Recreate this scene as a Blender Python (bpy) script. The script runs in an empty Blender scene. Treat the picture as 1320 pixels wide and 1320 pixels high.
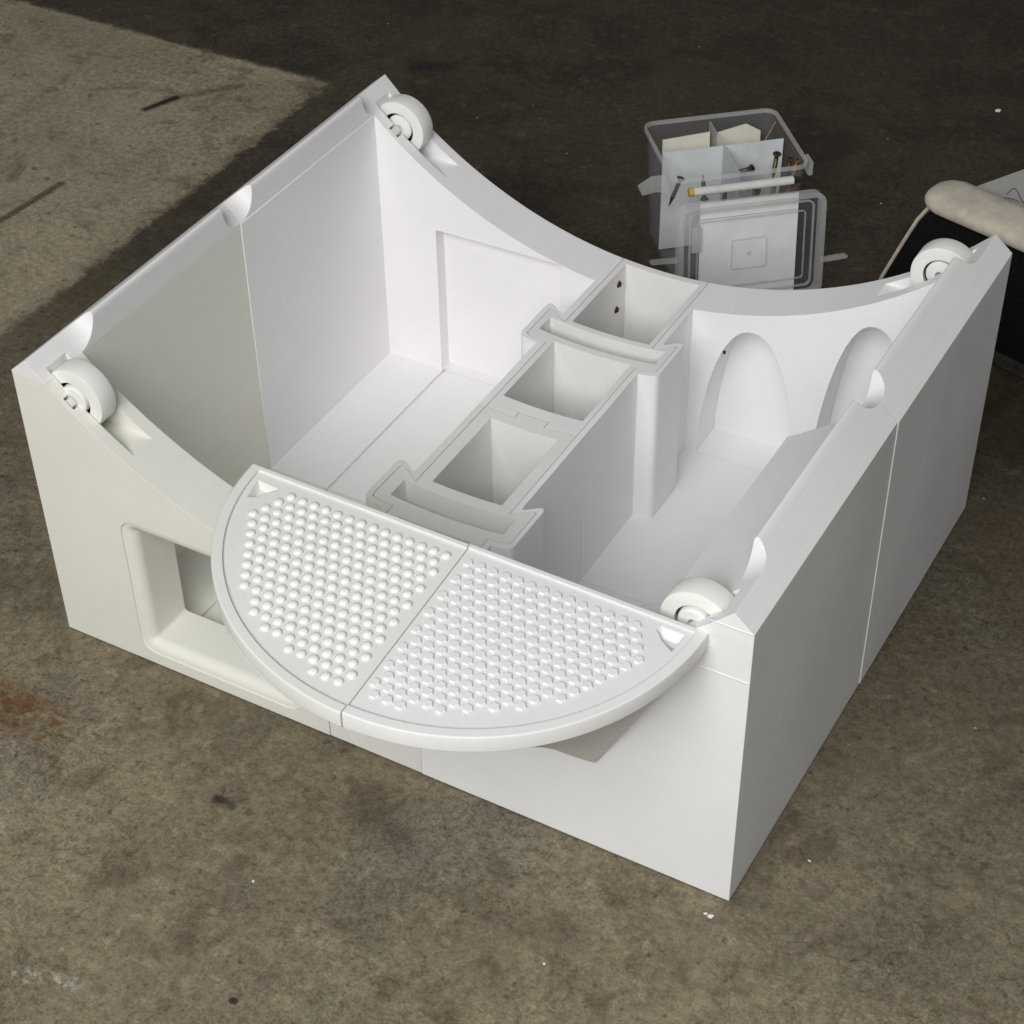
import bpy, bmesh, math, random
from mathutils import Vector, Matrix, Euler
random.seed(7)
S = bpy.context.scene
COL = S.collection

# ------------------------------------------------------------------ camera, world, light, exposure
W, D, H = 0.5, 0.4171, 0.2191
R3 = ((0.87219348, 0.48897251, -0.01358051), (0.31672759, -0.58567742, -0.74610026), (-0.37277631, 0.64644246, -0.66569511))
cam_d = bpy.data.cameras.new("camera")
cam = bpy.data.objects.new("camera", cam_d); COL.objects.link(cam)
rx, ry, rz = [Vector(r) for r in R3]
M = Matrix((rx, -ry, -rz)).transposed().to_4x4()
M.translation = Vector((0.75650635, -0.70062332, 0.92540093))
cam.matrix_world = M
cam_d.sensor_width = 36.0; cam_d.sensor_fit = 'HORIZONTAL'
cam_d.lens = 36.0 * 2510.44 / 1320.0
cam_d.shift_x = (660 - 656.05) / 1320.0
cam_d.shift_y = (734.32 - 660) / 1320.0
cam_d.clip_start = 0.02; cam_d.clip_end = 60
S.camera = cam

world = bpy.data.worlds.new("World"); S.world = world; world.use_nodes = True
bg = world.node_tree.nodes["Background"]
bg.inputs[0].default_value = (0.94, 0.97, 1.0, 1); bg.inputs[1].default_value = 0.18

def area(name, loc, target, sx, sy, power, col):
    l = bpy.data.lights.new(name, 'AREA'); l.shape = 'RECTANGLE'; l.size = sx; l.size_y = sy
    l.energy = power; l.color = col
    o = bpy.data.objects.new(name, l); COL.objects.link(o); o.location = loc
    o.rotation_euler = (Vector(target) - Vector(loc)).to_track_quat('-Z', 'Y').to_euler()
    return o
area("garage_door_daylight", (0.58, -1.45, 1.46), (0.25, 0.15, 0.1), 1.4, 1.1, 42.5, (1.0, 0.992, 0.98))

S.view_settings.view_transform = 'Standard'; S.view_settings.look = 'None'
S.view_settings.gamma = 1; S.view_settings.use_curve_mapping = False
S.view_settings.exposure = 0.0
S.render.engine = 'CYCLES'
S.cycles.use_denoising = True
S.cycles.max_bounces = 8; S.cycles.diffuse_bounces = 5; S.cycles.use_adaptive_sampling = True; S.cycles.adaptive_threshold = 0.02; S.cycles.transparent_max_bounces = 24

# ------------------------------------------------------------------ node helpers
class NT:
    def __init__(self, name):
        self.m = bpy.data.materials.new(name); self.m.use_nodes = True
        self.t = self.m.node_tree; self.n = self.t.nodes; self.l = self.t.links
        self.b = self.n["Principled BSDF"]
        self.out = self.n["Material Output"]
    def node(self, typ, **kw):
        x = self.n.new(typ)
        for k, v in kw.items(): setattr(x, k, v)
        return x
    def val(self, sock, v):
        if isinstance(v, bpy.types.NodeSocket): self.l.new(v, sock)
        else: sock.default_value = v
    def math(self, op, a, b=0.0, c=None, clamp=False):
        x = self.node('ShaderNodeMath', operation=op, use_clamp=clamp)
        self.val(x.inputs[0], a); self.val(x.inputs[1], b)
        if c is not None: self.val(x.inputs[2], c)
        return x.outputs[0]
    def mix(self, f, a, b, blend='MIX'):
        x = self.node('ShaderNodeMix', data_type='RGBA', blend_type=blend)
        self.val(x.inputs[0], f)
        self.val(x.inputs[6], a if isinstance(a, bpy.types.NodeSocket) else (*a, 1))
        self.val(x.inputs[7], b if isinstance(b, bpy.types.NodeSocket) else (*b, 1))
        return x.outputs[2]
    def coord(self, which='Object'):
        return self.node('ShaderNodeTexCoord').outputs[which]
    def sep(self, v):
        x = self.node('ShaderNodeSeparateXYZ'); self.l.new(v, x.inputs[0]); return x.outputs
    def mapping(self, v, loc=(0,0,0), rot=(0,0,0), scale=(1,1,1)):
        x = self.node('ShaderNodeMapping'); self.l.new(v, x.inputs[0])
        x.inputs[1].default_value = loc; x.inputs[2].default_value = rot; x.inputs[3].default_value = scale
        return x.outputs[0]
    def noise(self, v, scale, detail=4, rough=.55, dist=0.0):
        x = self.node('ShaderNodeTexNoise'); self.l.new(v, x.inputs['Vector'])
        x.inputs['Scale'].default_value = scale; x.inputs['Detail'].default_value = detail
        x.inputs['Roughness'].default_value = rough; x.inputs['Distortion'].default_value = dist
        return x.outputs[0]
    def voro(self, v, scale, rand=1.0):
        x = self.node('ShaderNodeTexVoronoi'); self.l.new(v, x.inputs['Vector'])
        x.inputs['Scale'].default_value = scale; x.inputs['Randomness'].default_value = rand
        return x.outputs
    def ramp(self, f, lo, hi, a=0.0, b=1.0):
        x = self.node('ShaderNodeMapRange', clamp=True); x.interpolation_type = 'SMOOTHSTEP'
        self.val(x.inputs[0], f); x.inputs[1].default_value = lo; x.inputs[2].default_value = hi
        x.inputs[3].default_value = a; x.inputs[4].default_value = b
        return x.outputs[0]

def plastic(name, col, line_axis=(0, 0, 1), pitch=0.0023, line=0.17, rough=0.5, top=None, top_z=9.0, bevel=0.0008, var=0.05):
    """3D printed plastic: layer lines as fine relief, slight tone drift between layers, softened edges"""
    t = NT(name); c = t.coord()
    dot = t.node('ShaderNodeVectorMath', operation='DOT_PRODUCT'); t.l.new(c, dot.inputs[0])
    ax = Vector(line_axis).normalized(); dot.inputs[1].default_value = ax
    d = dot.outputs['Value']
    saw = t.math('SINE', t.math('MULTIPLY', d, 2 * math.pi / pitch))
    comb = t.node('ShaderNodeCombineXYZ'); t.l.new(t.math('MULTIPLY', d, 260.0), comb.inputs[0])
    band = t.noise(comb.outputs[0], 1.0, 3, .7)
    cloud = t.noise(c, 9.0, 3)
    grain = t.noise(c, 900.0, 2)
    base = (*col,)
    if top is not None:
        z = t.sep(c)[2]
        base = t.mix(t.ramp(z, top_z - .0002, top_z + .0002), col, top)
    dark = tuple(x * (1 - 2.2 * var) for x in col)
    wear = t.ramp(t.noise(c, 21.0, 5, .7, .4), .60, .80, 0, .9)
    scr = t.ramp(t.noise(t.mapping(c, rot=(.5, .7, .35), scale=(14, 420, 420)), 1.0, 2, .5), .70, .78, 0, .5)
    v = t.math('ADD', t.math('MULTIPLY', band, .40), t.math('MULTIPLY', cloud, .60))
    v = t.math('SUBTRACT', v, t.math('MULTIPLY', wear, .16))
    v = t.math('ADD', v, t.math('MULTIPLY', scr, .2))
    shade = t.ramp(v, .25, .75, 1 - var * 1.25, 1 + var * .35)
    mul = t.node('ShaderNodeMix', data_type='RGBA', blend_type='MULTIPLY'); mul.inputs[0].default_value = 1
    t.val(mul.inputs[6], base if isinstance(base, bpy.types.NodeSocket) else (*base, 1))
    cc = t.node('ShaderNodeCombineColor'); [t.l.new(shade, cc.inputs[i]) for i in range(3)]
    t.l.new(cc.outputs[0], mul.inputs[7])
    t.l.new(mul.outputs[2], t.b.inputs['Base Color'])
    t.val(t.b.inputs['Roughness'], t.ramp(cloud, .3, .7, rough - .06, rough + .08))
    t.b.inputs['Specular IOR Level'].default_value = 0.42
    bv = t.node('ShaderNodeBevel', samples=4); bv.inputs[0].default_value = bevel
    h = t.math('ADD', t.math('MULTIPLY', saw, .5), t.math('ADD', t.math('MULTIPLY', band, .5), t.math('MULTIPLY', grain, .8)))
    bp = t.node('ShaderNodeBump'); bp.inputs['Strength'].default_value = line; bp.inputs['Distance'].default_value = 0.0002
    t.l.new(h, bp.inputs['Height']); t.l.new(bv.outputs[0], bp.inputs['Normal'])
    t.l.new(bp.outputs[0], t.b.inputs['Normal'])
    return t.m

WHITE = (0.872, 0.864, 0.864)
GREEN = (0.79, 0.783, 0.708)
LILAC = (0.80, 0.79, 0.79)
M_WHITE = plastic("white_print", WHITE)
M_GREENISH = plastic("ivory_print_with_white_top", GREEN, top=(0.825, 0.822, 0.822), top_z=0.2166)
M_RIGHTF = plastic("white_print_front", (0.845, 0.848, 0.850), top=(0.855, 0.852, 0.845), top_z=0.1820)
M_BACKL = plastic("white_print_back", (0.878, 0.866, 0.870))
M_SPINE = plastic("spine_print", (0.825, 0.820, 0.800), line_axis=(0.42, 0.80, 0.25), pitch=0.0011, line=.14, var=.07)
M_SPINE2 = plastic("spine_print_front", (0.795, 0.788, 0.755), line_axis=(0.42, 0.80, 0.25), pitch=0.0011, line=.14, var=.07)
M_TYRE = plastic("roller_tyre_plastic", (0.80, 0.805, 0.765), line_axis=(0, 1, 0), line=.04, rough=.42, bevel=.0005, var=.01)
M_HUB = plastic("roller_hub_plastic", (0.80, 0.79, 0.775), line_axis=(0, 1, 0), line=.05, bevel=.0008, var=.01)
M_AXLE = plastic("roller_axle_plastic", (0.72, 0.715, 0.69), line_axis=(0, 1, 0), line=.05, bevel=.0005, var=.02)
M_STEP_L = plastic("step_ivory_print", (0.775, 0.778, 0.738), line_axis=(0.6, .8, 0), pitch=.0012, line=.07)
M_STEP_R = plastic("step_white_print", (0.79, 0.785, 0.775), line_axis=(0.6, .8, 0), pitch=.0012, line=.07)
M_DOME = plastic("step_dome_print", (0.85, 0.855, 0.825), line=.06, bevel=.0004, rough=.34, var=.015)
M_HEX = plastic("step_hex_print", (0.815, 0.80, 0.80), line=.05, bevel=.0003, rough=.45, var=.015)
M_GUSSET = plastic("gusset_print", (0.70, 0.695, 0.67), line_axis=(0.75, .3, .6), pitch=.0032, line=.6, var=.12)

def floor_material():
    t = NT("stained_concrete"); c = t.coord()
    s = t.sep(c)
    big = t.noise(c, 2.6, 5, .6, .4)
    mid = t.noise(c, 9.0, 5, .65, .8)
    fine = t.noise(c, 60.0, 4, .7, .3)
    gr = t.noise(c, 520.0, 2, .6)
    streak = t.noise(t.mapping(c, rot=(0, 0, .9), scale=(6, 34, 1)), 1.6, 5, .65, .6)
    # base tone of the cast slab
    base = t.mix(t.ramp(big, .32, .68), (0.168, 0.139, 0.089), (0.243, 0.204, 0.134))
    base = t.mix(t.math('MULTIPLY', t.ramp(mid, .45, .70), .55), base, (0.110, 0.094, 0.068))
    base = t.mix(t.math('MULTIPLY', t.ramp(fine, .50, .72), .5), base, (0.105, 0.092, 0.070))
    base = t.mix(t.math('MULTIPLY', t.ramp(fine, .48, .30), .35), base, (0.36, 0.31, 0.215))
    base = t.mix(t.math('MULTIPLY', t.ramp(streak, .55, .75), .28), base, (0.13, 0.10, 0.07))
    bl = t.noise(c, 4.5, 4, .6, .3)
    base = t.mix(t.math('MULTIPLY', t.ramp(bl, .52, .72), .35), base, (0.160, 0.158, 0.135))
    slab = t.math('MULTIPLY', t.ramp(s[0], -.255, -.30), t.ramp(s[1], .755, .74))
    base = t.mix(t.math('MULTIPLY', slab, .62), base, t.mix(t.ramp(mid, .3, .7), (0.47, 0.40, 0.275), (0.34, 0.285, 0.195)))
    # the old oil stained area behind, with its own wandering outline
    wob = t.math('MULTIPLY', t.math('SUBTRACT', mid, .5), .10)
    wob2 = t.math('MULTIPLY', t.math('SUBTRACT', fine, .5), .02)
    xw = t.math('ADD', s[0], t.math('ADD', t.math('MULTIPLY', wob, .30), t.math('MULTIPLY', wob2, 1.6)))
    yw = t.math('ADD', s[1], t.math('ADD', t.math('MULTIPLY', wob, .06), t.math('MULTIPLY', wob2, .3)))
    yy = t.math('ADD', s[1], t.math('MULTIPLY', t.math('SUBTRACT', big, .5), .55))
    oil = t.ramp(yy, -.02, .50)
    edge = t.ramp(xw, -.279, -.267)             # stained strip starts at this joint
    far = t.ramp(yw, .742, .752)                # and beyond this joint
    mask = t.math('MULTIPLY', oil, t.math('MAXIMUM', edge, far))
    oil_falloff_col = t.mix(t.ramp(mid, .35, .65), (0.020, 0.0150, 0.0100), (0.066, 0.051, 0.035))
    oil_falloff_col = t.mix(t.math('MULTIPLY', t.ramp(fine, .46, .28), .4), oil_falloff_col, (0.12, 0.095, 0.066))
    oil_falloff_col = t.mix(t.math('MULTIPLY', t.ramp(t.math('ADD', yy, t.math('MULTIPLY', s[0], .5)), .55, 1.25), .5), oil_falloff_col, (0.010, 0.0078, 0.0055))  # far end painted darker than the stain, standing in for light falloff
    col = t.mix(t.math('MULTIPLY', mask, .88), base, oil_falloff_col)
    # joint lines along the slab's edges
    near = t.ramp(t.math('ABSOLUTE', t.math('SUBTRACT', yw, .748)), .0, .006, 1, 0)
    near = t.math('MULTIPLY', near, t.ramp(s[0], -.25, -.30))
    col = t.mix(t.math('MULTIPLY', near, t.ramp(fine, .35, .65, .1, .8)), col, (0.05, .042, .033))
    near2 = t.ramp(t.math('ABSOLUTE', t.math('SUBTRACT', yw, .741)), .0, .004, 1, 0)
    near2 = t.math('MULTIPLY', near2, t.ramp(s[0], -.25, -.30))
    col = t.mix(t.math('MULTIPLY', near2, t.ramp(fine, .45, .6, 0, .45)), col, (0.34, .31, .25))
    def capsule(col, a, b, r, c1, amt, soft=.5, wobs=.4, tex=None):
        ax, ay = a; bx, by = b; L = math.hypot(bx - ax, by - ay) or 1e-6; ux, uy = (bx - ax) / L, (by - ay) / L
        dx = t.math('SUBTRACT', s[0], ax); dy = t.math('SUBTRACT', s[1], ay)
        u = t.math('ADD', t.math('MULTIPLY', dx, ux), t.math('MULTIPLY', dy, uy))
        v = t.math('SUBTRACT', t.math('MULTIPLY', dx, -uy), t.math('MULTIPLY', dy, -ux))
        uc = t.math('SUBTRACT', u, t.math('MINIMUM', t.math('MAXIMUM', u, 0), L))
        dist = t.math('SQRT', t.math('ADD', t.math('MULTIPLY', uc, uc), t.math('MULTIPLY', v, v)))
        dist = t.math('ADD', dist, t.math('MULTIPLY', t.math('SUBTRACT', fine, .5), r * wobs * 3))
        m = t.math('MULTIPLY', t.ramp(dist, r * (1 - soft), r, 1, 0), amt)
        if tex is not None: m = t.math('MULTIPLY', m, tex)
        return t.mix(m, col, c1)
    K = (0.012, 0.011, 0.010)
    part = t.ramp(gr, .3, .62, .35, 1)
    col = capsule(col, (-.404, .618), (-.392, .650), .0075, K, .95, .9, .25)
    col = capsule(col, (-.397, .645), (-.350, .700), .010, K, .45, 1, .5)
    col = capsule(col, (-.372, .598), (-.352, .640), .003, (.40, .37, .30), .5, 1, .5, part)
    col = capsule(col, (-.396, .375), (-.3875, .468), .0062, K, .85, .7, .3, part)
    col = capsule(col, (-.400, .335), (-.396, .375), .005, K, .4, 1, .3, part)
    col = capsule(col, (-.215, .815), (-.185, .835), .020, K, .6, 1, .8)
    # rust and coffee-like spills in front
    col = capsule(col, (.005, -.078), (.040, -.080), .036, (0.17, .122, .060), .4, 1, .5)
    rn = t.ramp(t.noise(t.mapping(c, rot=(0, 0, .4), scale=(1, 2.4, 1)), 42, 4, .65, 1.5), .45, .60)
    RUST = (0.125, 0.058, 0.017)
    col = capsule(col, (-.005, -.078), (.042, -.078), .030, RUST, .8, .9, .5, rn)
    col = capsule(col, (.050, -.085), (.072, -.100), .012, RUST, .6, 1, .9, rn)
    col = capsule(col, (.078, -.105), (.088, -.112), .010, RUST, .45, 1, .9, rn)
    SP = (0.030, 0.022, 0.017)
    col = capsule(col, (.1835, -.0795), (.1935, -.0785), .0062, SP, .85, .8, .9)
    col = capsule(col, (.1815, -.0700), (.1850, -.0790), .0014, SP, .5, .8, .6)
    col = capsule(col, (.1990, -.0700), (.1950, -.0760), .0018, SP, .5, .8, .6)
    col = capsule(col, (.2805, -.2011), (.2812, -.2008), .0030, SP, .9, .5, .4)
    col = capsule(col, (.268, -.040), (.298, -.052), .022, (0.06, .048, .036), .55, 1, .7)
    col = capsule(col, (.40, -.075), (.43, -.07), .02, (0.07, .058, .044), .4, 1, .9)
    col = capsule(col, (.158, -.247), (.196, -.233), .0085, (.50, .48, .43), .7, 1, .9, t.ramp(t.noise(c, 150, 5, .75), .48, .62))
    col = capsule(col, (.60, .32), (.66, .40), .006, (0.06, .05, .04), .5, 1, 1.2)
    col = capsule(col, (.59, .22), (.68, .27), .007, (0.06, .05, .04), .55, 1, 1.3)
    # pale grit trodden into the surface
    vo = t.voro(c, 55.0); vc = t.sep(vo['Color'])[0]
    grit = t.math('MULTIPLY', t.ramp(vo['Distance'], .035, .07, 1, 0), t.math('GREATER_THAN', vc, .955))
    col = t.mix(t.math('MULTIPLY', grit, .75), col, (.55, .52, .45))
    pit = t.ramp(t.noise(c, 95.0, 2, .5), .66, .74)
    col = t.mix(t.math('MULTIPLY', pit, .45), col, (0.03, .025, .018))
    vein = t.ramp(t.math('ABSOLUTE', t.math('SUBTRACT', t.noise(c, 11.0, 3, .6, 1.6), .5)), .0, .012, 1, 0)
    vein = t.math('MULTIPLY', vein, t.ramp(big, .45, .62))
    col = t.mix(t.math('MULTIPLY', vein, .38), col, (0.05, .04, .028))
    blot = t.ramp(t.noise(c, 24.0, 4, .65, .5), .52, .68)
    col = t.mix(t.math('MULTIPLY', blot, .5), col, (0.075, .058, .036))
    # gritty fine grain of worn cement
    g1 = t.noise(c, 170.0, 3, .75, .2)
    g = t.math('ADD', t.math('MULTIPLY', t.math('SUBTRACT', g1, .5), 1.5), t.math('MULTIPLY', t.math('SUBTRACT', gr, .5), 1.1))
    g = t.math('ADD', t.math('MULTIPLY', g, t.ramp(bl, .3, .7, .7, 1.3)), .95)
    cg = t.node('ShaderNodeCombineColor'); [t.l.new(g, cg.inputs[i]) for i in range(3)]
    col = t.mix(1.0, col, cg.outputs[0], 'MULTIPLY')
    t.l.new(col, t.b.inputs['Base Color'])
    t.val(t.b.inputs['Roughness'], t.ramp(mid, .3, .7, .62, .85))
    t.b.inputs['Specular IOR Level'].default_value = .22
    h = t.math('ADD', t.math('MULTIPLY', fine, .8), t.math('ADD', t.math('MULTIPLY', gr, .35), t.math('MULTIPLY', pit, -.5)))
    bp = t.node('ShaderNodeBump'); bp.inputs['Strength'].default_value = .6; bp.inputs['Distance'].default_value = .0012
    t.l.new(h, bp.inputs['Height']); t.l.new(bp.outputs[0], t.b.inputs['Normal'])
    return t.m

def simple(name, col, rough=.5, metal=0.0, spec=.5, noise=0.0, nscale=60, col2=None, bump=0.0):
    t = NT(name); t.b.inputs['Roughness'].default_value = rough; t.b.inputs['Metallic'].default_value = metal
    t.b.inputs['Specular IOR Level'].default_value = spec
    c = t.coord()
    n = t.noise(c, nscale, 5, .65)
    c2 = col2 or tuple(x * (1 - noise) for x in col)
    t.l.new(t.mix(t.ramp(n, .35, .68), col, c2), t.b.inputs['Base Color'])
    if bump:
        bp = t.node('ShaderNodeBump'); bp.inputs['Strength'].default_value = bump; bp.inputs['Distance'].default_value = .0008
        t.l.new(n, bp.inputs['Height']); t.l.new(bp.outputs[0], t.b.inputs['Normal'])
    return t.m

def clear(name, col, opacity, rough=.25):
    t = NT(name); c = t.coord()
    t.b.inputs['Roughness'].default_value = rough
    t.b.inputs['Base Color'].default_value = (*col, 1)
    tr = t.node('ShaderNodeBsdfTransparent'); tr.inputs[0].default_value = (.985, .985, .985, 1)
    mx = t.node('ShaderNodeMixShader')
    n = t.noise(c, 30, 3)
    t.val(mx.inputs[0], t.ramp(n, .3, .7, opacity * .85, opacity * 1.15))
    t.l.new(tr.outputs[0], mx.inputs[1]); t.l.new(t.b.outputs[0], mx.inputs[2]); t.l.new(mx.outputs[0], t.out.inputs[0])
    return t.m

# ------------------------------------------------------------------ mesh helpers
def mesh_obj(name, bm, mat, parent=None, loc=None, smooth=None):
    me = bpy.data.meshes.new(name); bm.normal_update(); bm.to_mesh(me); bm.free()
    return link(name, me, mat, parent, loc, smooth)
def link(name, me, mat, parent=None, loc=None, smooth=None):
    if mat and not me.materials: me.materials.append(mat)
    if smooth is not None:
        me.polygons.foreach_set('use_smooth', [True] * len(me.polygons))
        me.set_sharp_from_angle(angle=math.radians(smooth))
    o = bpy.data.objects.new(name, me); COL.objects.link(o)
    if parent is not None: o.parent = parent
    if loc is not None: o.location = loc
    return o
def thing(name, label, cat, loc=(0, 0, 0), rot=(0, 0, 0), group=None):
    o = bpy.data.objects.new(name, None); COL.objects.link(o); o.location = loc; o.rotation_euler = rot
    o.empty_display_size = .02
    return tag(o, label, cat, group)
def tag(o, label, cat, group=None):
    o["label"] = label; o["category"] = cat
    if group: o["group"] = group
    return o
def fixn(bm):
    bmesh.ops.recalc_face_normals(bm, faces=bm.faces); return bm
def prism(bm, poly, axis, a, b, place=None):
    """extrude a closed 2D polygon: axis 'y' takes (x,z), 'z' takes (x,y), 'x' takes (y,z)"""
    def P(p, h):
        v = {'y': (p[0], h, p[1]), 'z': (p[0], p[1], h), 'x': (h, p[0], p[1])}[axis]
        return place(Vector(v)) if place else v
    A = [bm.verts.new(P(p, a)) for p in poly]; B = [bm.verts.new(P(p, b)) for p in poly]
    n = len(poly); new = [bm.faces.new(A[::-1]), bm.faces.new(B)]
    for i in range(n): new.append(bm.faces.new((A[i], A[(i + 1) % n], B[(i + 1) % n], B[i])))
    bmesh.ops.recalc_face_normals(bm, faces=new)
    return bm
def box(bm, lo, hi): return prism(bm, [(lo[0], lo[1]), (hi[0], lo[1]), (hi[0], hi[1]), (lo[0], hi[1])], 'z', lo[2], hi[2])
def new(): return bmesh.new()
def loft(bm, loops, cap=True):
    V = [[bm.verts.new(p) for p in L] for L in loops]; n = len(loops[0]); F = []
    for a, b in zip(V[:-1], V[1:]):
        for i in range(n): F.append(bm.faces.new((a[i], a[(i + 1) % n], b[(i + 1) % n], b[i])))
    if cap: F += [bm.faces.new(V[0][::-1]), bm.faces.new(V[-1])]
    bmesh.ops.recalc_face_normals(bm, faces=F)
    return bm
def lathe(bm, prof, axis_pt, n=48, closed=True):
    """revolve (r, y) profile about the Y axis through axis_pt (x,z)"""
    rings = []
    for k in range(n):
        a = 2 * math.pi * k / n
        rings.append([bm.verts.new((axis_pt[0] + r * math.cos(a), y, axis_pt[1] + r * math.sin(a))) for r, y in prof])
    m = len(prof); F = []
    for k in range(n):
        A, B = rings[k], rings[(k + 1) % n]
        for i in range(m if closed else m - 1): F.append(bm.faces.new((A[i], A[(i + 1) % m], B[(i + 1) % m], B[i])))
    bmesh.ops.recalc_face_normals(bm, faces=F)
    return bm
def tube(bm, pts, r, n=8, r2=None):
    pts = [Vector(p) for p in pts]; rings = []; up = Vector((0.13, .21, 1)).normalized()
    for i, p in enumerate(pts):
        d = (pts[min(i + 1, len(pts) - 1)] - pts[max(i - 1, 0)]).normalized()
        u = d.cross(up).normalized(); v = d.cross(u)
        rr = r if r2 is None else r + (r2 - r) * i / (len(pts) - 1)
        rings.append([tuple(p + (u * math.cos(2 * math.pi * k / n) + v * math.sin(2 * math.pi * k / n)) * rr) for k in range(n)])
    return loft(bm, rings)
def arc2(cx, cy, r, a0, a1, n):
    return [(cx + r * math.cos(math.radians(a0 + (a1 - a0) * i / n)), cy + r * math.sin(math.radians(a0 + (a1 - a0) * i / n))) for i in range(n + 1)]
def rrect(x0, y0, x1, y1, r, n=6):
    return arc2(x1 - r, y0 + r, r, -90, 0, n) + arc2(x1 - r, y1 - r, r, 0, 90, n) + arc2(x0 + r, y1 - r, r, 90, 180, n) + arc2(x0 + r, y0 + r, r, 180, 270, n)
def rounded(poly, radii, n=5):
    """round the corners of a polygon; radii aligned with its points (0 = sharp)"""
    out = []; N = len(poly)
    for i, (p, r) in enumerate(zip(poly, radii)):
        p = Vector(p); a = Vector(poly[i - 1]); b = Vector(poly[(i + 1) % N])
        if not r: out.append(tuple(p)); continue
        u = (a - p).normalized(); v = (b - p).normalized(); ang = u.angle(v)
        t_ = min(r / math.tan(ang / 2), (a - p).length * .48, (b - p).length * .48)
        A = p + u * t_; B = p + v * t_
        for k in range(n + 1):
            s = k / n; out.append(tuple(A * (1 - s) ** 2 + p * 2 * s * (1 - s) + B * s * s))
    return out
def solid(bm):
    me = bpy.data.meshes.new("cutter"); bm.to_mesh(me); bm.free()
    o = bpy.data.objects.new("cutter", me); COL.objects.link(o); return o
def carve(bm, cutters, op='DIFFERENCE'):
    """boolean a list of bmesh cutters out of bm, returns a mesh"""
    a = solid(bm); cs = [solid(c) for c in cutters]
    for c in cs:
        m = a.modifiers.new("b", 'BOOLEAN'); m.operation = op; m.solver = 'EXACT'; m.object = c
    dg = bpy.context.evaluated_depsgraph_get(); dg.update()
    me = bpy.data.meshes.new_from_object(a.evaluated_get(dg))
    for o in cs + [a]:
        mm = o.data; bpy.data.objects.remove(o); bpy.data.meshes.remove(mm)
    me.materials.clear()
    return me

# ------------------------------------------------------------------ the setting: the garage floor
bm = new()
bmesh.ops.create_grid(bm, x_segments=24, y_segments=24, size=6.0)
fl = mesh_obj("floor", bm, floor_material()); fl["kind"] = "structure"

# ------------------------------------------------------------------ the wheel base
CX, CZ, RW = 0.2505, 0.454, 0.327          # wheel the cradle is shaped for
T = 0.0375                                   # end wall thickness
XI = 0.0250                                  # inner face of the side walls
CS = 0.2507                                  # centre line of the spine
FL = 0.003                                   # inside floor height
YM = D / 2
def cz(x): return CZ - math.sqrt(RW ** 2 - (x - CX) ** 2)
base = thing("cat_wheel_base", "large white printed plastic cradle base standing on the concrete floor", "wheel base", (W / 2, YM, 0.0011))
OFF = (-W / 2, -YM, 0)

# spine outline (plan view), half width as function along y, fins included
def half_outline(e, fins):
    """right-hand half profile going +y; e = 0 spine itself, 1 shell wrapped round it"""
    h, f = (0.0346, 0.0505) if e == 0 else ((0.0350, 0.0509) if e == .5 else (0.0397, 0.0545))
    pts = []
    for yf, yb in fins:
        if e == 0: pts += [(h, yf, 0), (f, yf, .003), (f, yb, .003), (h, yb - .010, 0)]
        elif e == .5: pts += [(h, yf - .0004, 0), (f, yf - .0004, .003), (f, yb + .0004, .003), (h, yb - .0096, 0)]
        else: pts += [(h, yf - .005, .001), (f, yf - .005, .006), (f, yb + .0055, .006), (h, yb - .004, .002)]
    return h, pts
FINS = [(0.0905, 0.128), (0.2955, 0.333)]

def wall_profile(right, w_extra=0.0):
    """cross-section of one side of the base in the x-z plane, arc included"""
    sl = 0.0103 / 0.01203
    apex = (XI, H + sl * XI)
    n = 44
    arc = [(CX + .0 + (XI - CX) * (1 - i / n), 0) for i in range(n + 1)]
    pts = [(-w_extra, 0), (CX, 0)] + [(x, cz(x)) for x, _ in reversed(arc)]
    rad = [0] * len(pts)
    pts += [apex, (-w_extra, H - sl * w_extra)]; rad += [.0032, 0]
    pts = rounded(pts, rad, 6)
    if right: pts = [(W - x, z) for x, z in pts]
    return pts

def scoop(right, y0, y1, r0, r1):
    """cut with rounded inner ends through the wall crest, following the wheel's curve"""
    n = Vector((CX - .0185, 0, CZ - cz(.0185))).normalized(); tt = Vector((n.z, 0, -n.x))
    org = Vector((.0185, 0, cz(.0185)))
    poly = rounded([(y0, 0), (y1, 0), (y1, .06), (y0, .06)], [r0, r1, 0, 0], 10)
    def place(v):   # v = (h along tt, y, n)
        p = org + tt * v.x + n * v.z; p.y = v.y
        if right: p.x = W - p.x
        return p
    b = new(); prism(b, poly, 'x', -.05, .0105, place); return fixn(b)

RC = (0.0376, 0.2022); RR = 0.0217
def roller_pocket(right, back):
    poly = [(.0206, .30), (.0206, .188), (.026, .1785), (.035, .1755), (.046, .1762), (.0797, cz(.0797) - .0001), (.0797, .30)]
    if right: poly = [(W - x, z) for x, z in poly]
    y0, y1 = (.0092, .0277)
    if back: y0, y1 = D - y1, D - y0
    b = new(); prism(b, poly, 'y', y0, y1); return fixn(b)
def axle_slot(right, back):
    nx, nz = CX - RC[0], CZ - RC[1]; l = math.hypot(nx, nz); nx /= l; nz /= l; tx, tz = nz, -nx
    q = [(-.0046, -.0046), (.0046, -.0046), (.0046, .05), (-.0046, .05)]
    poly = [(RC[0] + tx * a + nx * b, RC[1] + tz * a + nz * b) for a, b in q]
    if right: poly = [(W - x, z) for x, z in poly]
    y0, y1 = (.0030, .0340)
    if back: y0, y1 = D - y1, D - y0
    b = new(); prism(b, poly, 'y', y0, y1); return fixn(b)

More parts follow.
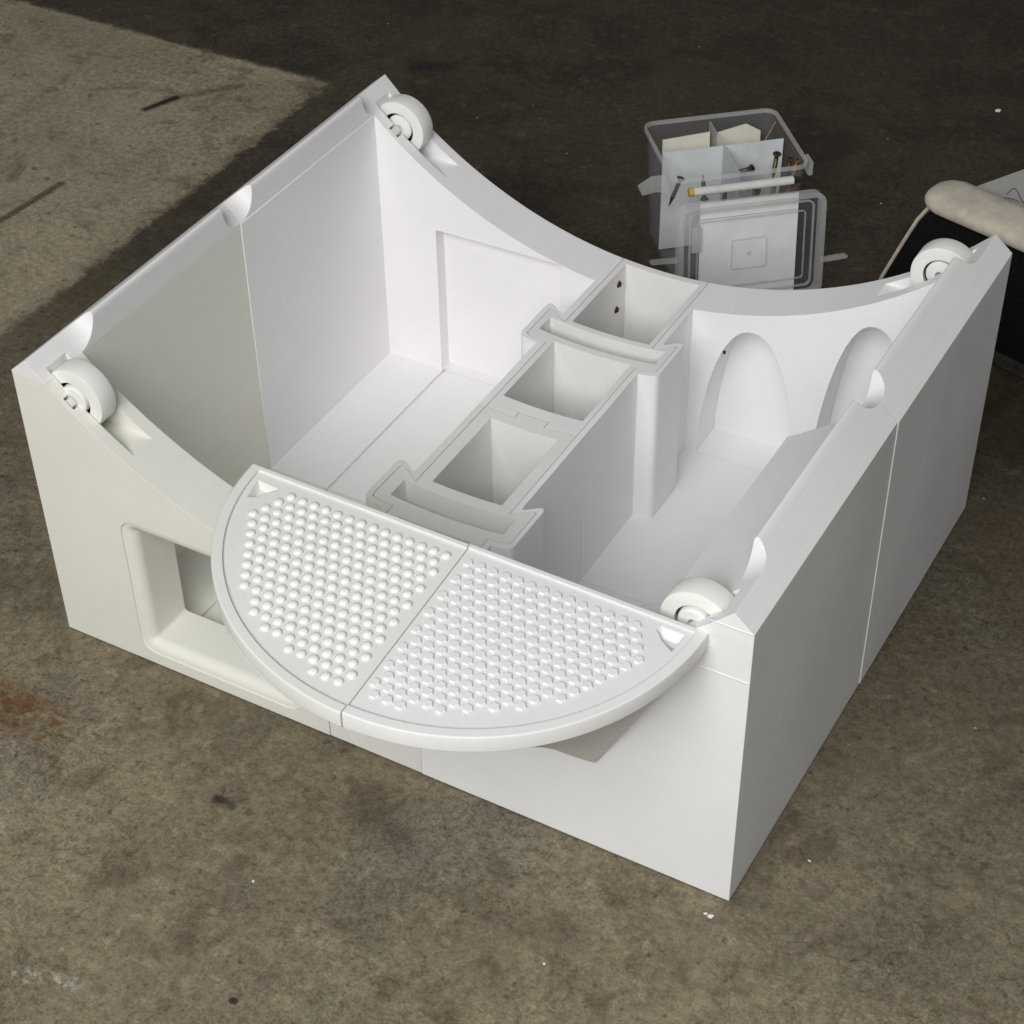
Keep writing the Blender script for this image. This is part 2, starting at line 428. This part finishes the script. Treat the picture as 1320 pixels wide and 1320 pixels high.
def section(right, back, mat, extra, xin, w_extra=0.0):
    y0, y1 = (YM + .00008, D) if back else (0, YM - .00008)
    b = new(); prism(b, wall_profile(right, w_extra), 'y', y0, y1); fixn(b)
    cut = []
    # tray between the walls
    h, pts = half_outline(1, FINS)
    inner = [(CS - x, y) for x, y, r in pts]; rr = [r for *_, r in pts]
    poly = [(xin, T), (CS - h, T)] + inner + [(CS - h, D - T), (xin, D - T)]
    rad = [.0006, .0006] + rr + [.0006, .0006]
    poly = rounded(poly, rad, 6)
    if right: poly = [(2 * CS - x if x > .12 else W - x, y) for x, y in poly]
    c = new(); prism(c, poly, 'z', FL, .9); cut.append(fixn(c))
    # room for the spine
    h, pts = half_outline(.5, FINS)
    poly = [(CS + .09, -.05), (CS - h, -.05)] + [(CS - x, y) for x, y, r in pts] + [(CS - h, D + .05), (CS + .09, D + .05)]
    poly = rounded(poly, [0, 0] + [r for *_, r in pts] + [0, 0], 6)
    if right: poly = [(2 * CS - x, y) for x, y in poly]
    c = new(); prism(c, poly, 'z', -.05, .9); cut.append(fixn(c))
    cut.append(scoop(right, D - .052, D + .05, .020, 0) if back else scoop(right, -.05, .0535, 0, .020))
    cut.append(scoop(right, YM - .0175, YM + .0175, .0172, .0172))
    cut.append(roller_pocket(right, back)); cut.append(axle_slot(right, back))
    cut += extra
    me = carve(b, cut)
    me.name = "base_section"
    return link("base_section", me, mat, base, OFF, 24)

# front left: tunnel opening with a rolled edge, floor groove
op = []
c = new(); loops = []
x0, z0, x1, z1 = .0745, .0185, .1865, .1160
def rr_loop(off, y): return [(x, y, z) for x, z in rrect(x0 - off, z0 - off, x1 + off, z1 + off, max(.0028 + off, .002), 7)]
loops.append(rr_loop(.0088, -.01)); loops.append(rr_loop(.0088, .0009))
for k in range(9):
    a = k / 8 * math.pi / 2
    loops.append(rr_loop(.0080 * (1 - math.sin(a)), .0009 + .0080 * (1 - math.cos(a))))
loops.append(rr_loop(0, .08)); loft(c, loops); op.append(fixn(c))
g = new(); box(g, (.0762, T + .001, .0012), (.0784, YM + .05, .0031))
sec_fl = section(False, False, M_GREENISH, op + [fixn(g)], .0251)
# back left: shallow recessed panel
g = new(); box(g, (.0762, YM - .05, .0012), (.0784, .3905, .0031))
r_ = new(); prism(r_, rounded([(.0749, FL + .0002), (.1832, FL + .0002), (.1832, .1340), (.0749, .1325)], [0, 0, .004, .001], 4), 'y', T, .3905 - .0)
bmesh.ops.translate(r_, verts=r_.verts, vec=(0, 0, 0))
for v in r_.verts:
    if v.co.y < .2: v.co.y = .36
sec_bl = section(False, True, M_BACKL, [fixn(g), fixn(r_)], .0258)
# back right: two tall arched niches
def niche(xl, xr, top, p=2.2):
    xc = (xl + xr) / 2; n = 30; pts = []
    a, hh = (xr - xl) / 2, top - FL - .0003
    for i in range(n + 1):
        th = math.pi * i / n
        cx_, sy_ = math.cos(th), math.sin(th)
        pts.append((xc + a * math.copysign(abs(cx_) ** (2 / p), cx_), FL + .0003 + hh * sy_ ** (2 / 1.75)))
    c = new(); prism(c, pts, 'y', .36, D - .0045); return fixn(c)
sec_br = section(True, True, M_WHITE, [niche(.2995, .3765, .1240), niche(.3895, .4640, .1580)], XI, .0006)
# front right: thick inner block
sec_fr = section(True, False, M_RIGHTF, [], W - .4322)

for (xa, xb, zz) in ((.4700, W - .0004, .1830), (.4735, W - .0004, H)):
    b = new(); box(b, (xa, -.00035, zz - .00035), (xb, .001, zz + .00035)); mesh_obj("layer_ridge", b, M_WHITE, base, OFF)
# the two spine blocks
def spine(y0, y1, mat, holes, fins, tab, notch):
    h, _ = half_outline(0, [])
    R = [(CS + h, y0)]; rad = [0]
    for yf, yb in fins:
        for x, y, r in half_outline(0, [(yf, yb)])[1]: R.append((CS + x, y)); rad.append(r)
    R.append((CS + h, y1)); rad.append(0)
    Lm = [(2 * CS - x, y) for x, y in reversed(R)]; rl = list(reversed(rad))
    mid1, mid0 = [], []
    if tab: mid1 = [(CS + .010, y1), (CS + .010, y1 + .0065), (CS - .0125, y1 + .0065), (CS - .0125, y1)]
    if notch: mid0 = [(CS - .0129, y0), (CS - .0129, y0 + .0069), (CS + .0104, y0 + .0069), (CS + .0104, y0)]
    poly = R + mid1 + Lm + mid0
    poly = rounded(poly, rad + [0] * len(mid1) + rl + [0] * len(mid0), 5)
    b = new(); prism(b, poly, 'z', 0, .25); fixn(b)
    n = 60; a = .12
    c = new(); prism(c, [(CX - a + 2 * a * i / n, cz(CX - a + 2 * a * i / n)) for i in range(n + 1)] + [(CX + a, .6), (CX - a, .6)], 'y', -.1, D + .1); fixn(c)
    cs = [c]
    for hx, ya, yb in holes:
        c = new(); prism(c, rrect(CS - hx, ya, CS + hx, yb, .0006, 2), 'z', FL + .002, .5); cs.append(fixn(c))
    me = carve(b, cs); me.name = "spine_block"
    return link("spine_block", me, mat, base, OFF, 24)
sp_f = spine(0.0004, YM + .0012, M_SPINE2, [(.0258, .0240, .0840), (.0415, .0982, .1158), (.0258, .1243, .2006)], [FINS[0]], True, False)
sp_b = spine(YM + .0016, D + .0003, M_SPINE, [(.0304, .2265, .2990), (.0458, .3055, .3217), (.0304, .3270, .4116)], [FINS[1]], False, True)

# screws driven through the spine wall
M_RUSTY = simple("rusty_brass", (0.16, 0.085, 0.035), .5, .8, .5, .6, 900)
M_RUSTD = simple("screw_recess", (0.03, 0.018, 0.01), .8, .2, .3, .4, 900)
def round_head(bm, c, ax, r, h, n=14):
    ax = Vector(ax).normalized(); u = ax.orthogonal().normalized(); v = ax.cross(u); c = Vector(c)
    loops = [[tuple(c + ax * (h * math.sin(t)) + (u * math.cos(2 * math.pi * k / n) + v * math.sin(2 * math.pi * k / n)) * (r * math.cos(t))) for k in range(n)] for t in (0, .35, .75, 1.2)]
    return loft(bm, loops)
for y, z in ((.4005, .1170), (.3972, .0962)):
    b = new(); round_head(b, (CS - .0304, y, z), (1, 0, 0), .0029, .0016)
    sc = mesh_obj("screw", b, M_RUSTY, base, OFF, 40)
    b = new()
    for ang in (.3, .3 + math.pi / 2):
        d = Vector((0, math.cos(ang), math.sin(ang))); p = Vector((CS - .0304 + .00165, y, z)); e = d.cross(Vector((1, 0, 0)))
        loft(b, [[tuple(p + d * s * .0017 + e * q * .00038 + Vector((dx, 0, 0))) for q, dx in ((-1, -.0004), (1, -.0004), (1, .0001), (-1, .0001))] for s in (-1, 1)])
    mesh_obj("cross_recess", b, M_RUSTD, sc)
b = new(); round_head(b, (.3165, D - T + .001, .1005), (.4, -1, .1), .0012, .0035, 7)
mesh_obj("brown_mark", b, M_RUSTD, base, OFF)  # small dark cone added for a brown mark beside the niche

# rollers
M_DARK = simple("dark_bearing", (0.012, 0.012, 0.012), .6)
def roller(x, z, back, flip):
    y0, y1 = (.0097, .0246)
    lo, hi = (.0006, .0360)
    f = (lambda y: D - y) if back else (lambda y: y)
    r = bpy.data.objects.new("roller", None); COL.objects.link(r); r.parent = base; r.location = OFF; r.empty_display_size = .02
    b = new(); e = .0010
    lathe(b, [(.0128, f(y0)), (RR - e, f(y0)), (RR - e * .3, f(y0 + e * .3)), (RR, f(y0 + e)), (RR, f(y1 - e)), (RR - e * .3, f(y1 - e * .3)), (RR - e, f(y1)), (.0128, f(y1))], (x, z), 72)
    mesh_obj("tyre", b, M_TYRE, r, None, 40)
    b = new()
    lathe(b, [(.0030, f(.0125)), (.0127, f(.0125)), (.0127, f(.0220)), (.0030, f(.0220))], (x, z), 36)
    mesh_obj("bearing", b, M_DARK, r, None, 40)
    b = new()
    hub = [(.0032, f(.0080)), (.0084, f(.0080)), (.0096, f(.0088)), (.0101, f(.0104)), (.0101, f(.0240)), (.0060, f(.0258)), (.0032, f(.0258))]
    ux_, uz_ = (CX - x) / RW, (CZ - z) / RW
    lathe(b, hub, (x + .0014 * ux_, z + .0014 * uz_), 40); mesh_obj("hub", b, M_HUB, r, None, 30)
    b = new()
    ax_n = math.atan2(CZ - z, CX - x)
    pr_ = [(x + .0043 * math.cos(ax_n + math.pi / 4 + k * math.pi / 2), z + .0043 * math.sin(ax_n + math.pi / 4 + k * math.pi / 2)) for k in range(4)]
    prism(b, rounded(pr_, [.0012] * 4, 3), 'y', f(.0036), f(.0334)); mesh_obj("axle", fixn(b), M_AXLE, r, None, 30)
for right in (0, 1):
    for back in (0, 1):
        roller(W - RC[0] if right else RC[0], RC[1], back, right)

# ------------------------------------------------------------------ the half-round step
SR = 0.1462
step = thing("half_round_step", "half-round white step with bumpy anti-slip top on the front of the base", "step", (0.3284, -0.0002, 0.2136), (.035, .020, .005))
TH = 0.0112
def plate(sign, mat, loc):
    a0, a1 = (180, 270) if sign < 0 else (270, 360)
    gap = .00012
    arc = arc2(0, 0, SR, a0, a1, 48)
    poly = [(sign * gap, 0)] + ([(x, y) for x, y in arc] if sign < 0 else [(x, y) for x, y in arc])
    poly = [(min(x, -gap) if sign < 0 else max(x, gap), min(y, -.0004)) for x, y in poly]
    seen = []
    for p in poly:
        if not seen or (abs(p[0] - seen[-1][0]) + abs(p[1] - seen[-1][1])) > 1e-5: seen.append(p)
    # rounded outer crest: stacked loops shrinking towards the top
    def loop(s, z): return [(p[0] * s if abs(p[0]) > .002 else p[0], p[1] * s if p[1] < -.002 else p[1], z) for p in seen]
    b = new(); loft(b, [loop(.9965, -TH), loop(1, -TH + .0006), loop(1, -.0013), loop(.9975, -.0004), loop(.993, 0)]); fixn(b)
    ri = SR - .0066
    inn = [(x, y) for x, y in arc2(0, 0, ri, a0, a1, 48)]
    inn = [(x, min(y, -.0033)) for x, y in inn]
    inn = [(sign * -.02, -.0033)] + inn if sign > 0 else inn
    if sign < 0: poly2 = [(.02, -.0033)] + inn + [(.02, -ri)]
    else: poly2 = inn + []; 
    if sign > 0: poly2 = [(-.02, -.0033), (-.02, -ri)] + [(x, min(y, -.0033)) for x, y in arc2(0, 0, ri, a0, a1, 48)]
    seen2 = []
    for p in poly2:
        if not seen2 or (abs(p[0] - seen2[-1][0]) + abs(p[1] - seen2[-1][1])) > 1e-5: seen2.append(p)
    c = new(); loft(c, [[(x, y, -.0014) for x, y in seen2], [(x * 1.004 if abs(x) > .03 else x, y * 1.004, .01) for x, y in seen2]]); fixn(c)
    # triangular pocket in the corner
    s = sign
    if s < 0: tri = [(-.1358, -.0103), (-.1332, -.0258), (-.1290, -.0240), (-.1205, -.0112)]; deep = [(-.1330, -.0128), (-.1318, -.0200), (-.1308, -.0205), (-.1270, -.0135)]
    else: tri = [(.1205, -.0066), (.1350, -.0066), (.1338, -.0220), (.1255, -.0170), (.1190, -.0095)]; deep = [(.1240, -.0120), (.1340, -.0110), (.1335, -.0165), (.1275, -.0155), (.1245, -.0130)]
    k = new(); loft(k, [[(x, y, -.0055) for x, y in deep], [(x, y, -.0013) for x, y in tri], [(x, y, .01) for x, y in tri]]); fixn(k)
    me = carve(b, [c, k]); me.name = "step_plate"
    for v in me.vertices:      # the two halves were not quite true: the joint runs slightly askew
        x, y = v.co.x, v.co.y
        v.co.x = x - .030 * y * (1 - min(1, (x / SR) ** 2)); v.co.y = y * .965
    return link("step_plate", me, mat, step, loc, 24)
plL = plate(-1, M_STEP_L, (-.0001, -.0010, .0003))
plR = plate(1, M_STEP_R, (0, 0, 0))
plL["label"] = "ivory half of the step with round domes"; plR["label"] = "white half of the step with six-sided studs"
# anti-slip studs, one mesh shared by each kind
b = new(); n = 12
loft(b, [[(r * math.cos(2 * math.pi * k / n), r * math.sin(2 * math.pi * k / n), z) for k in range(n)] for r, z in ((.0026, -.0002), (.0029, .0005), (.0021, .0013), (.0010, .0016))])
dome = bpy.data.meshes.new("dome_stud"); fixn(b).to_mesh(dome); b.free(); dome.materials.append(M_DOME)
dome.polygons.foreach_set('use_smooth', [True] * len(dome.polygons))
b = new(); n = 6
loft(b, [[(r * math.cos(2 * math.pi * k / n), r * math.sin(2 * math.pi * k / n), z) for k in range(n)] for r, z in ((.0029, -.0002), (.0033, .0005), (.0027, .0013))])
hexm = bpy.data.meshes.new("hex_stud"); fixn(b).to_mesh(hexm); b.free(); hexm.materials.append(M_HEX)
A_, RP = .00793, .00723
cnt = 0
for k in range(17):
    y = -.0133 - RP * k
    sh = -.022 * (y + .0133)
    for m in range(20):
        x = .0058 + sh + A_ * m + (A_ / 2 if k % 2 else 0)
        for sgn, me in ((1, hexm), (-1, dome)):
            if sgn > 0:
                xx = x
                while m == 0 and xx - A_ > .0048: xx -= A_
                if m == 0 and k % 2 and .0058 + sh - A_ / 2 > .0048: pass
            else: xx = -.0075 + sh - A_ * m - (A_ / 2 if k % 2 else 0)
            if sgn > 0 and (k < 2 and xx > .1135): continue
            if sgn < 0 and ((k == 0 and xx < -.1125) or (k == 1 and xx < -.1165)): continue
            if math.hypot(xx, y - .0022) > .1280: continue
            o = bpy.data.objects.new(me.name, me); COL.objects.link(o); o.parent = plR if sgn > 0 else plL
            o.location = (xx + random.uniform(-.00008, .00008), y + random.uniform(-.00008, .00008), -.0014); o.rotation_euler = (random.uniform(-.03, .03), random.uniform(-.03, .03), random.uniform(-.06, .06)); o.scale = (random.uniform(.96, 1.04),) * 2 + (random.uniform(.85, 1.12),); cnt += 1
# gusset under the step, tapering down on to the front wall
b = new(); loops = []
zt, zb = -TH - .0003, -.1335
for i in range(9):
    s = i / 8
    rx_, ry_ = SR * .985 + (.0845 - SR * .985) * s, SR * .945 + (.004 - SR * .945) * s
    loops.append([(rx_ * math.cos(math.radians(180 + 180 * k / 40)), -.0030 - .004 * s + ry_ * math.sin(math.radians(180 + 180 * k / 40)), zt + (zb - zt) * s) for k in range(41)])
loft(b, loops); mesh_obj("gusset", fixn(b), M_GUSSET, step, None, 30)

# ------------------------------------------------------------------ clear storage box with its parts
M_CLEAR = clear("clear_plastic", (.66, .68, .70), .06, .18)
M_RIM = clear("clear_plastic_rim", (.74, .745, .75), .27, .22)
M_FROST = clear("frosted_divider", (.78, .81, .82), .90, .4)
M_CREAM = simple("cream_card", (.74, .71, .61), .8, 0, .2, .08, 40)
M_PAPER = simple("white_card", (.86, .865, .84), .75, 0, .25, .06, 70)
M_BRASS = simple("brass_screw", (.62, .40, .22), .35, 1.0, .5, .5, 500)
M_STEEL = simple("dark_screw", (.26, .19, .11), .4, 1.0, .5, .4, 500)
BW, BD, BH = .1165, .0985, .100
ang = math.atan2(.6549, .7557)
org = thing("storage_box", "clear plastic storage box with four compartments, open, behind the white base", "storage box", (.1794, .5808, .0006), (0, 0, ang))
b = new(); t_ = .0014
def outl(e, z, k): return [(x, y, z) for x, y in rrect(e + k, e + k, BW - e - k, BD - e - k, max(.010 - e, .001), 5)]
loft(b, [outl(t_, t_, .005), outl(t_, BH - .002, .0008), outl(0, BH - .002, .0008), outl(0, 0, .005)])
mesh_obj("tub", fixn(b), M_CLEAR, org, None, 30)
b = new(); loft(b, [outl(-.0012, BH - .0030, 0), outl(-.0012, BH, 0), outl(.0011, BH, 0), outl(.0011, BH - .0030, 0), outl(-.0012, BH - .0030, 0)], cap=False)
bmesh.ops.remove_doubles(b, verts=b.verts, dist=1e-6)
mesh_obj("rim", fixn(b), M_RIM, org, None, 30)
b = new(); box(b, (.0055, .0520, .0016), (BW - .0055, .0532, BH - .004)); mesh_obj("divider", b, M_FROST, org)
b = new(); box(b, (.0576, .0055, .0016), (.0588, .0515, BH - .003)); mesh_obj("divider", b, clear("clear_divider", (.66, .70, .73), .50, .3), org)
b = new(); box(b, (.0576, .0537, .0016), (.0588, BD - .0055, BH - .003)); mesh_obj("divider", b, M_RIM, org)
def hook(x, y, s):
    b = new()
    poly = rounded([(0, 0), (s * .012, .000), (s * .024, -.007), (s * .023, -.010), (s * .011, -.008), (0, -.011)], [0, .002, .002, .002, .002, 0], 4)
    prism(b, [(x + p[0], BH - .003 + p[1]) for p in poly], 'y', y, y + .012); return fixn(b)
mesh_obj("latch", hook(-.002, .004, -1), M_RIM, org, None, 30)
b = new(); box(b, (BW + .002, .006, BH - .014), (BW + .0055, .020, BH - .002)); mesh_obj("latch", b, M_RIM, org)

def in_box(u, v, z):   # box coordinates -> place
    return Matrix.Translation((.1794, .5808, .0006)) @ Matrix.Rotation(ang, 4, 'Z') @ Vector((u, v, z))
# cards standing in the rear compartments
def sheet(name, mat, poly, v, lean, label, cat, th=.0006):
    b = new(); prism(b, poly, 'y', 0, th); fixn(b)
    for q in b.verts: q.co.x += random.uniform(-.0003, .0003)
    o = mesh_obj(name, b, mat); o.matrix_world = Matrix.Translation(in_box(0, v, 0)) @ Matrix.Rotation(ang, 4, 'Z') @ Matrix.Rotation(lean, 4, 'X')
    return tag(o, label, cat)
sheet("paper_slip", M_CREAM, [(.013, .006), (.0555, .006), (.0555, .093), (.0135, .0905)], .074, -.10, "cream paper slip in the rear left compartment of the clear box", "paper slip", .0012)
sheet("paper_slip", M_CREAM, [(.0598, .006), (.101, .006), (.1005, .089), (.088, .0965), (.062, .0915)], .074, -.10, "cream paper slip with a pointed top in the rear right compartment", "paper slip", .0012)
b = new(); a_, c_ = in_box(.094, .060, .085), in_box(.1125, .080, .097)
tube(b, [a_, c_], .0007, 6)
tag(mesh_obj("wooden_stick", b, simple("tan_wood", (.34, .23, .12), .7, 0, .3, .2, 200)), "thin tan stick leaning in the clear box corner", "stick")
# screws
def screw(u, v, z, tilt, az, L, mat, label, hr=.0037):
    b = new(); n = 12
    prof = [(.0002, -L), (.0011, -L * .82), (.0016, -L * .7)]
    k = 9
    for i in range(k):
        zz = -L * .7 + L * .55 * i / k
        prof += [(.0021, zz + L * .02), (.0014, zz + L * .045)]
    prof += [(.0017, -L * .14), (.0018, -.0026), (hr, -.0003), (hr, .0002), (hr * .75, .0006)]
    loft(b, [[(r * math.cos(2 * math.pi * q / n), r * math.sin(2 * math.pi * q / n), zz) for q in range(n)] for r, zz in prof])
    o = mesh_obj("wood_screw", b, mat, None, None, 35)
    b = new()
    for aa in (0, math.pi / 2):
        d = Vector((math.cos(aa), math.sin(aa), 0)); e = Vector((-d.y, d.x, 0))
        loft(b, [[tuple(d * s * hr * .55 + e * q * .00045 + Vector((0, 0, zz))) for q, zz in ((-1, .0003), (1, .0003), (1, .00075), (-1, .00075))] for s in (-1, 1)])
    mesh_obj("cross_recess", b, M_RUSTD, o)
    o.matrix_world = Matrix.Translation(in_box(u, v, z)) @ Matrix.Rotation(ang + az, 4, 'Z') @ Matrix.Rotation(tilt, 4, 'X')
    return tag(o, label, "screw", "screws in the clear box")
screw(.0105, .0130, .094, .45, 1.9, .026, M_STEEL, "dark screw leaning in the front left corner of the clear box")
screw(.0300, .0080, .074, 2.9, .2, .021, M_STEEL, "screw standing point up in the front left compartment")
screw(.0470, .0060, .083, .1, 0, .020, M_STEEL, "small upright screw against the front wall left of the divider")
screw(.0720, .0160, .093, 1.0, .6, .021, M_STEEL, "dark screw lying tilted just right of the middle divider")
screw(.0730, .0040, .079, 1.15, .1, .020, M_BRASS, "brass screw with its crossed head facing out of the front wall", .0046)
screw(.0935, .0170, .1035, .12, .3, .026, M_STEEL, "tall dark screw standing in the front right compartment")
screw(.0890, .0050, .084, .15, 0, .021, M_BRASS, "upright brass screw behind the front wall, right of the crossed head")
screw(.1030, .0110, .1010, .1, .4, .021, M_STEEL, "dark-headed screw near the front right corner of the clear box")
screw(.1085, .0095, .1000, .15, 1, .021, M_BRASS, "brass screw tucked into the front right corner of the clear box")
screw(.1040, .0050, .0820, .3, 2, .020, M_BRASS, "lowest brass screw in the front right corner")

# lid leaning on the box front
LWD, LHT = .1275, .091
lid = thing("box_lid", "clear plastic lid with side latches leaning against the front of the clear box", "lid")
tiltl = .19
lidM = Matrix.Translation(in_box(.0570, -.0450, .0025)) @ Matrix.Rotation(ang + .06, 4, 'Z') @ Matrix.Rotation(-tiltl, 4, 'X') @ Matrix.Rotation(.04, 4, 'Y')
lid.matrix_world = lidM
def ring(w0, z0, z1, r, wd, y0, y1):
    b = new()
    o = [rrect(-w0, z0, w0, z1, r, 6), rrect(-w0 + wd, z0 + wd, w0 - wd, z1 - wd, max(r - wd, .001), 6)]
    L = lambda i, y: [(x, y, z) for x, z in o[i]]
    loft(b, [L(0, y0), L(0, y1), L(1, y1), L(1, y0), L(0, y0)], cap=False)
    bmesh.ops.remove_doubles(b, verts=b.verts, dist=1e-6); return fixn(b)
mesh_obj("outer_rim", ring(LWD / 2, 0, LHT, .010, .0042, -.004, .005), M_RIM, lid, None, 30)
b = new(); prism(b, rrect(-LWD / 2 + .004, .004, LWD / 2 - .004, LHT - .004, .007, 5), 'y', .0005, .0016); mesh_obj("panel", fixn(b), clear("clear_panel", (.6, .62, .66), .035, .12), lid, None, 30)
mesh_obj("inner_rib", ring(LWD / 2 - .0095, .0095, LHT - .0065, .006, .0012, -.002, .0005), M_RIM, lid, None, 30)
mesh_obj("inner_rib", ring(LWD / 2 - .0165, .0165, LHT - .0150, .003, .0009, -.0012, .0005), M_RIM, lid, None, 30)
mesh_obj("embossed_frame", ring(.0155, .0310, .0570, .002, .0006, -.0004, .0004), M_RIM, lid, (-.0015, 0, 0), 30)
b = new(); round_head(b, (-.0015, .0006, .0440), (0, -1, 0), .0016, .0012, 12); mesh_obj("embossed_dot", b, M_RIM, lid)
b = new(); prism(b, rrect(-.0520, .0500, -.0435, .0720, .001, 2), 'y', -.0009, .0002); mesh_obj("moulded_label", fixn(b), clear("frosted_label", (.62, .62, .60), .45, .4), lid)
for s, z in ((-1, .047), (1, .032)):
    b = new()
    prism(b, rounded([(s * LWD / 2, z - .004), (s * (LWD / 2 + .022), z - .0030), (s * (LWD / 2 + .024), z - .001), (s * (LWD / 2 + .021), z + .0004), (s * LWD / 2, z - .0004)], [0, .001, .001, .001, 0], 3), 'y', -.001, .003)
    mesh_obj("latch", fixn(b), M_RIM, lid, None, 30)
# white card behind the lid
b = new(); prism(b, [(-.0440, .003), (.0410, .003), (.0415, .0905), (-.0440, .0905)], 'y', .0024, .0032); fixn(b)
cd = mesh_obj("white_card", b, M_PAPER); cd.matrix_world = lidM; tag(cd, "blank white card standing behind the clear lid", "card")
b = new(); box(b, (-.0438, .0019, .0765), (.0413, .00235, .0769)); mesh_obj("crease", b, simple("crease_grey", (.36, .36, .34), .8), cd)
# paper roll lying across the top
rl = thing("white_rod", "slim white rod with a yellow end lying on top of the clear lid", "rod")
P0 = in_box(.0140, -.0125, .0950); P1 = in_box(.0985, -.0125, .0950)
dr = (P1 - P0).normalized()
b = new(); tube(b, [P0, P0 + dr * .04, P1], .0036, 16); mesh_obj("barrel", b, simple("marker_white", (.66, .66, .63), .55, 0, .4, .1, 90), rl, None, 40)
b = new(); tube(b, [P0 - dr * .0042, P0 - dr * .00005], .0037, 16); mesh_obj("yellow_end", b, simple("marker_yellow", (.55, .38, .08), .5), rl, None, 40)
b = new(); tube(b, [P1 + dr * .00005, P1 + dr * .006], .0036, 14, .0022); mesh_obj("dark_tip", b, simple("marker_black", (.02, .02, .02), .5), rl, None, 40)

# ------------------------------------------------------------------ the black and cream thing at the right edge
M_BLACKF = simple("black_fuzz", (.0045, .0045, .005), .95, 0, .12, .3, 300, (.010, .010, .010), .4)
M_WORN = simple("worn_cream_rim", (.62, .57, .46), .6, 0, .35, .3, 45, (.47, .43, .35), .25)
M_GREYT = simple("grey_vinyl", (.43, .42, .38), .7, 0, .3, .15, 20, (.37, .36, .33), .15)
cr = thing("padded_box", "low black box with worn cream rolled front edge and grey top, at the right edge", "padded box")
ux, uy = .9659, -.2589     # along its front
crM = Matrix.Translation((.3800, .6245, .0006)) @ Matrix.Rotation(math.atan2(uy, ux), 4, 'Z')
cr.matrix_world = crM
LEN, DEP, ZT = .50, .42, .105
b = new()
prof = [(-.040, .010), (LEN, .010), (LEN, ZT), (.002, ZT), (-.006, .092), (-.022, .055)]
prism(b, prof, 'y', 0.0, DEP)
for v in b.verts:
    if v.co.y > .1 and v.co.x < .1: v.co.x += .115
mesh_obj("body", fixn(b), M_BLACKF, cr, None, 30)
b = new(); tube(b, [(-.0405, -.001, .006), (-.031, -.001, .033), (-.0225, -.001, .055), (-.013, -.001, .079), (-.006, -.001, .096), (.002, -.0005, .110)], .0016, 8)
mesh_obj("side_piping", b, M_WORN, cr, None, 40)
b = new()
loops = []
for i, (x, s) in enumerate([(-.006, .25), (-.003, .62), (.003, .87), (.012, 1), (.06, 1), (.15, 1), (.3, 1), (LEN, 1)]):
    loops.append([(x, .013 + .0225 * s * math.copysign(abs(math.cos(2 * math.pi * k / 20)) ** .75, math.cos(2 * math.pi * k / 20)), ZT + .0115 + .0092 * s * math.copysign(abs(math.sin(2 * math.pi * k / 20)) ** .75, math.sin(2 * math.pi * k / 20))) for k in range(20)])
loft(b, loops); mesh_obj("rolled_edge", fixn(b), M_WORN, cr, None, 50)
b = new(); prism(b, [(.004, .012), (LEN, .012), (LEN, DEP + .002), (.112, DEP + .002)], 'z', ZT + .0005, ZT + .0075); mesh_obj("top_panel", fixn(b), M_GREYT, cr, None, 30)
for zz, yy in ((.004, -.006), (.0085, -.002)):
    b = new(); box(b, (-.03, yy, zz - .002), (LEN, .02, zz + .0015)); mesh_obj("base_trim", b, simple("dusty_trim", (.05, .046, .038), .7, 0, .3, .4, 80), cr)
b = new(); box(b, (.02, .02, -.0006), (.06, .06, .012)); mesh_obj("foot", b, M_BLACKF, cr)
# loose dark hairs lying on its top
M_HAIR = simple("dark_hair", (.03, .025, .02), .5)
for pts, lab in (([(.030, .036, .1130), (.045, .050, .1130), (.072, .047, .1130), (.098, .030, .1330), (.118, .012, .1345)], "long curved dark hair lying over the grey top and cream edge"),
                 ([(.062, .070, .1130), (.058, .050, .1130), (.055, .034, .1330), (.056, .020, .1345)], "short straight dark hair crossing the grey top")):
    # smooth the path
    P = [Vector(p) for p in pts]; Q = []
    for i in range(len(P) - 1):
        p0, p1, p2, p3 = P[max(i - 1, 0)], P[i], P[i + 1], P[min(i + 2, len(P) - 1)]
        for s in [j / 6 for j in range(6)]:
            Q.append(.5 * ((2 * p1) + (p2 - p0) * s + (2 * p0 - 5 * p1 + 4 * p2 - p3) * s * s + (3 * p1 - p0 - 3 * p2 + p3) * s ** 3))
    Q.append(P[-1])
    b = new(); tube(b, Q, .00035, 5); o = mesh_obj("hair_strand", b, M_HAIR); o.matrix_world = crM; tag(o, lab, "hair", "hairs on the padded box")

# ------------------------------------------------------------------ small plastic crumbs on the floor
M_CRUMB = simple("plastic_crumb", (.75, .73, .68), .6)
def crumb(x, y, s, label):
    b = new(); bmesh.ops.create_icosphere(b, subdivisions=1, radius=s)
    for v in b.verts: v.co = Vector((v.co.x * random.uniform(.6, 1.5), v.co.y * random.uniform(.5, 1.2), max(v.co.z * .45, -s * .3) + s * .3 + .0003))
    o = mesh_obj("plastic_crumb", b, M_CRUMB, None, (x, y, 0)); o.rotation_euler = (0, 0, random.uniform(0, 3))
    tag(o, label, "crumb", "plastic crumbs on the floor")
crumb(.4952, -.0152, .0022, "larger white plastic crumb on the floor just below the front right corner")
crumb(.4915, -.0150, .0013, "tiny white crumb beside the crumb at the front right corner")
crumb(.530, .052, .0011, "tiny pale crumb on the floor beside the right wall of the base")
crumb(.3285, 1.000, .0030, "pale crumb on the dark floor beyond the black padded box")
crumb(.2410, -.1240, .0012, "tiny white crumb on the floor in front, left of the middle")
crumb(.4250, -.0930, .0011, "tiny white crumb on the floor in front of the base, right of the middle")
print("studs", cnt)
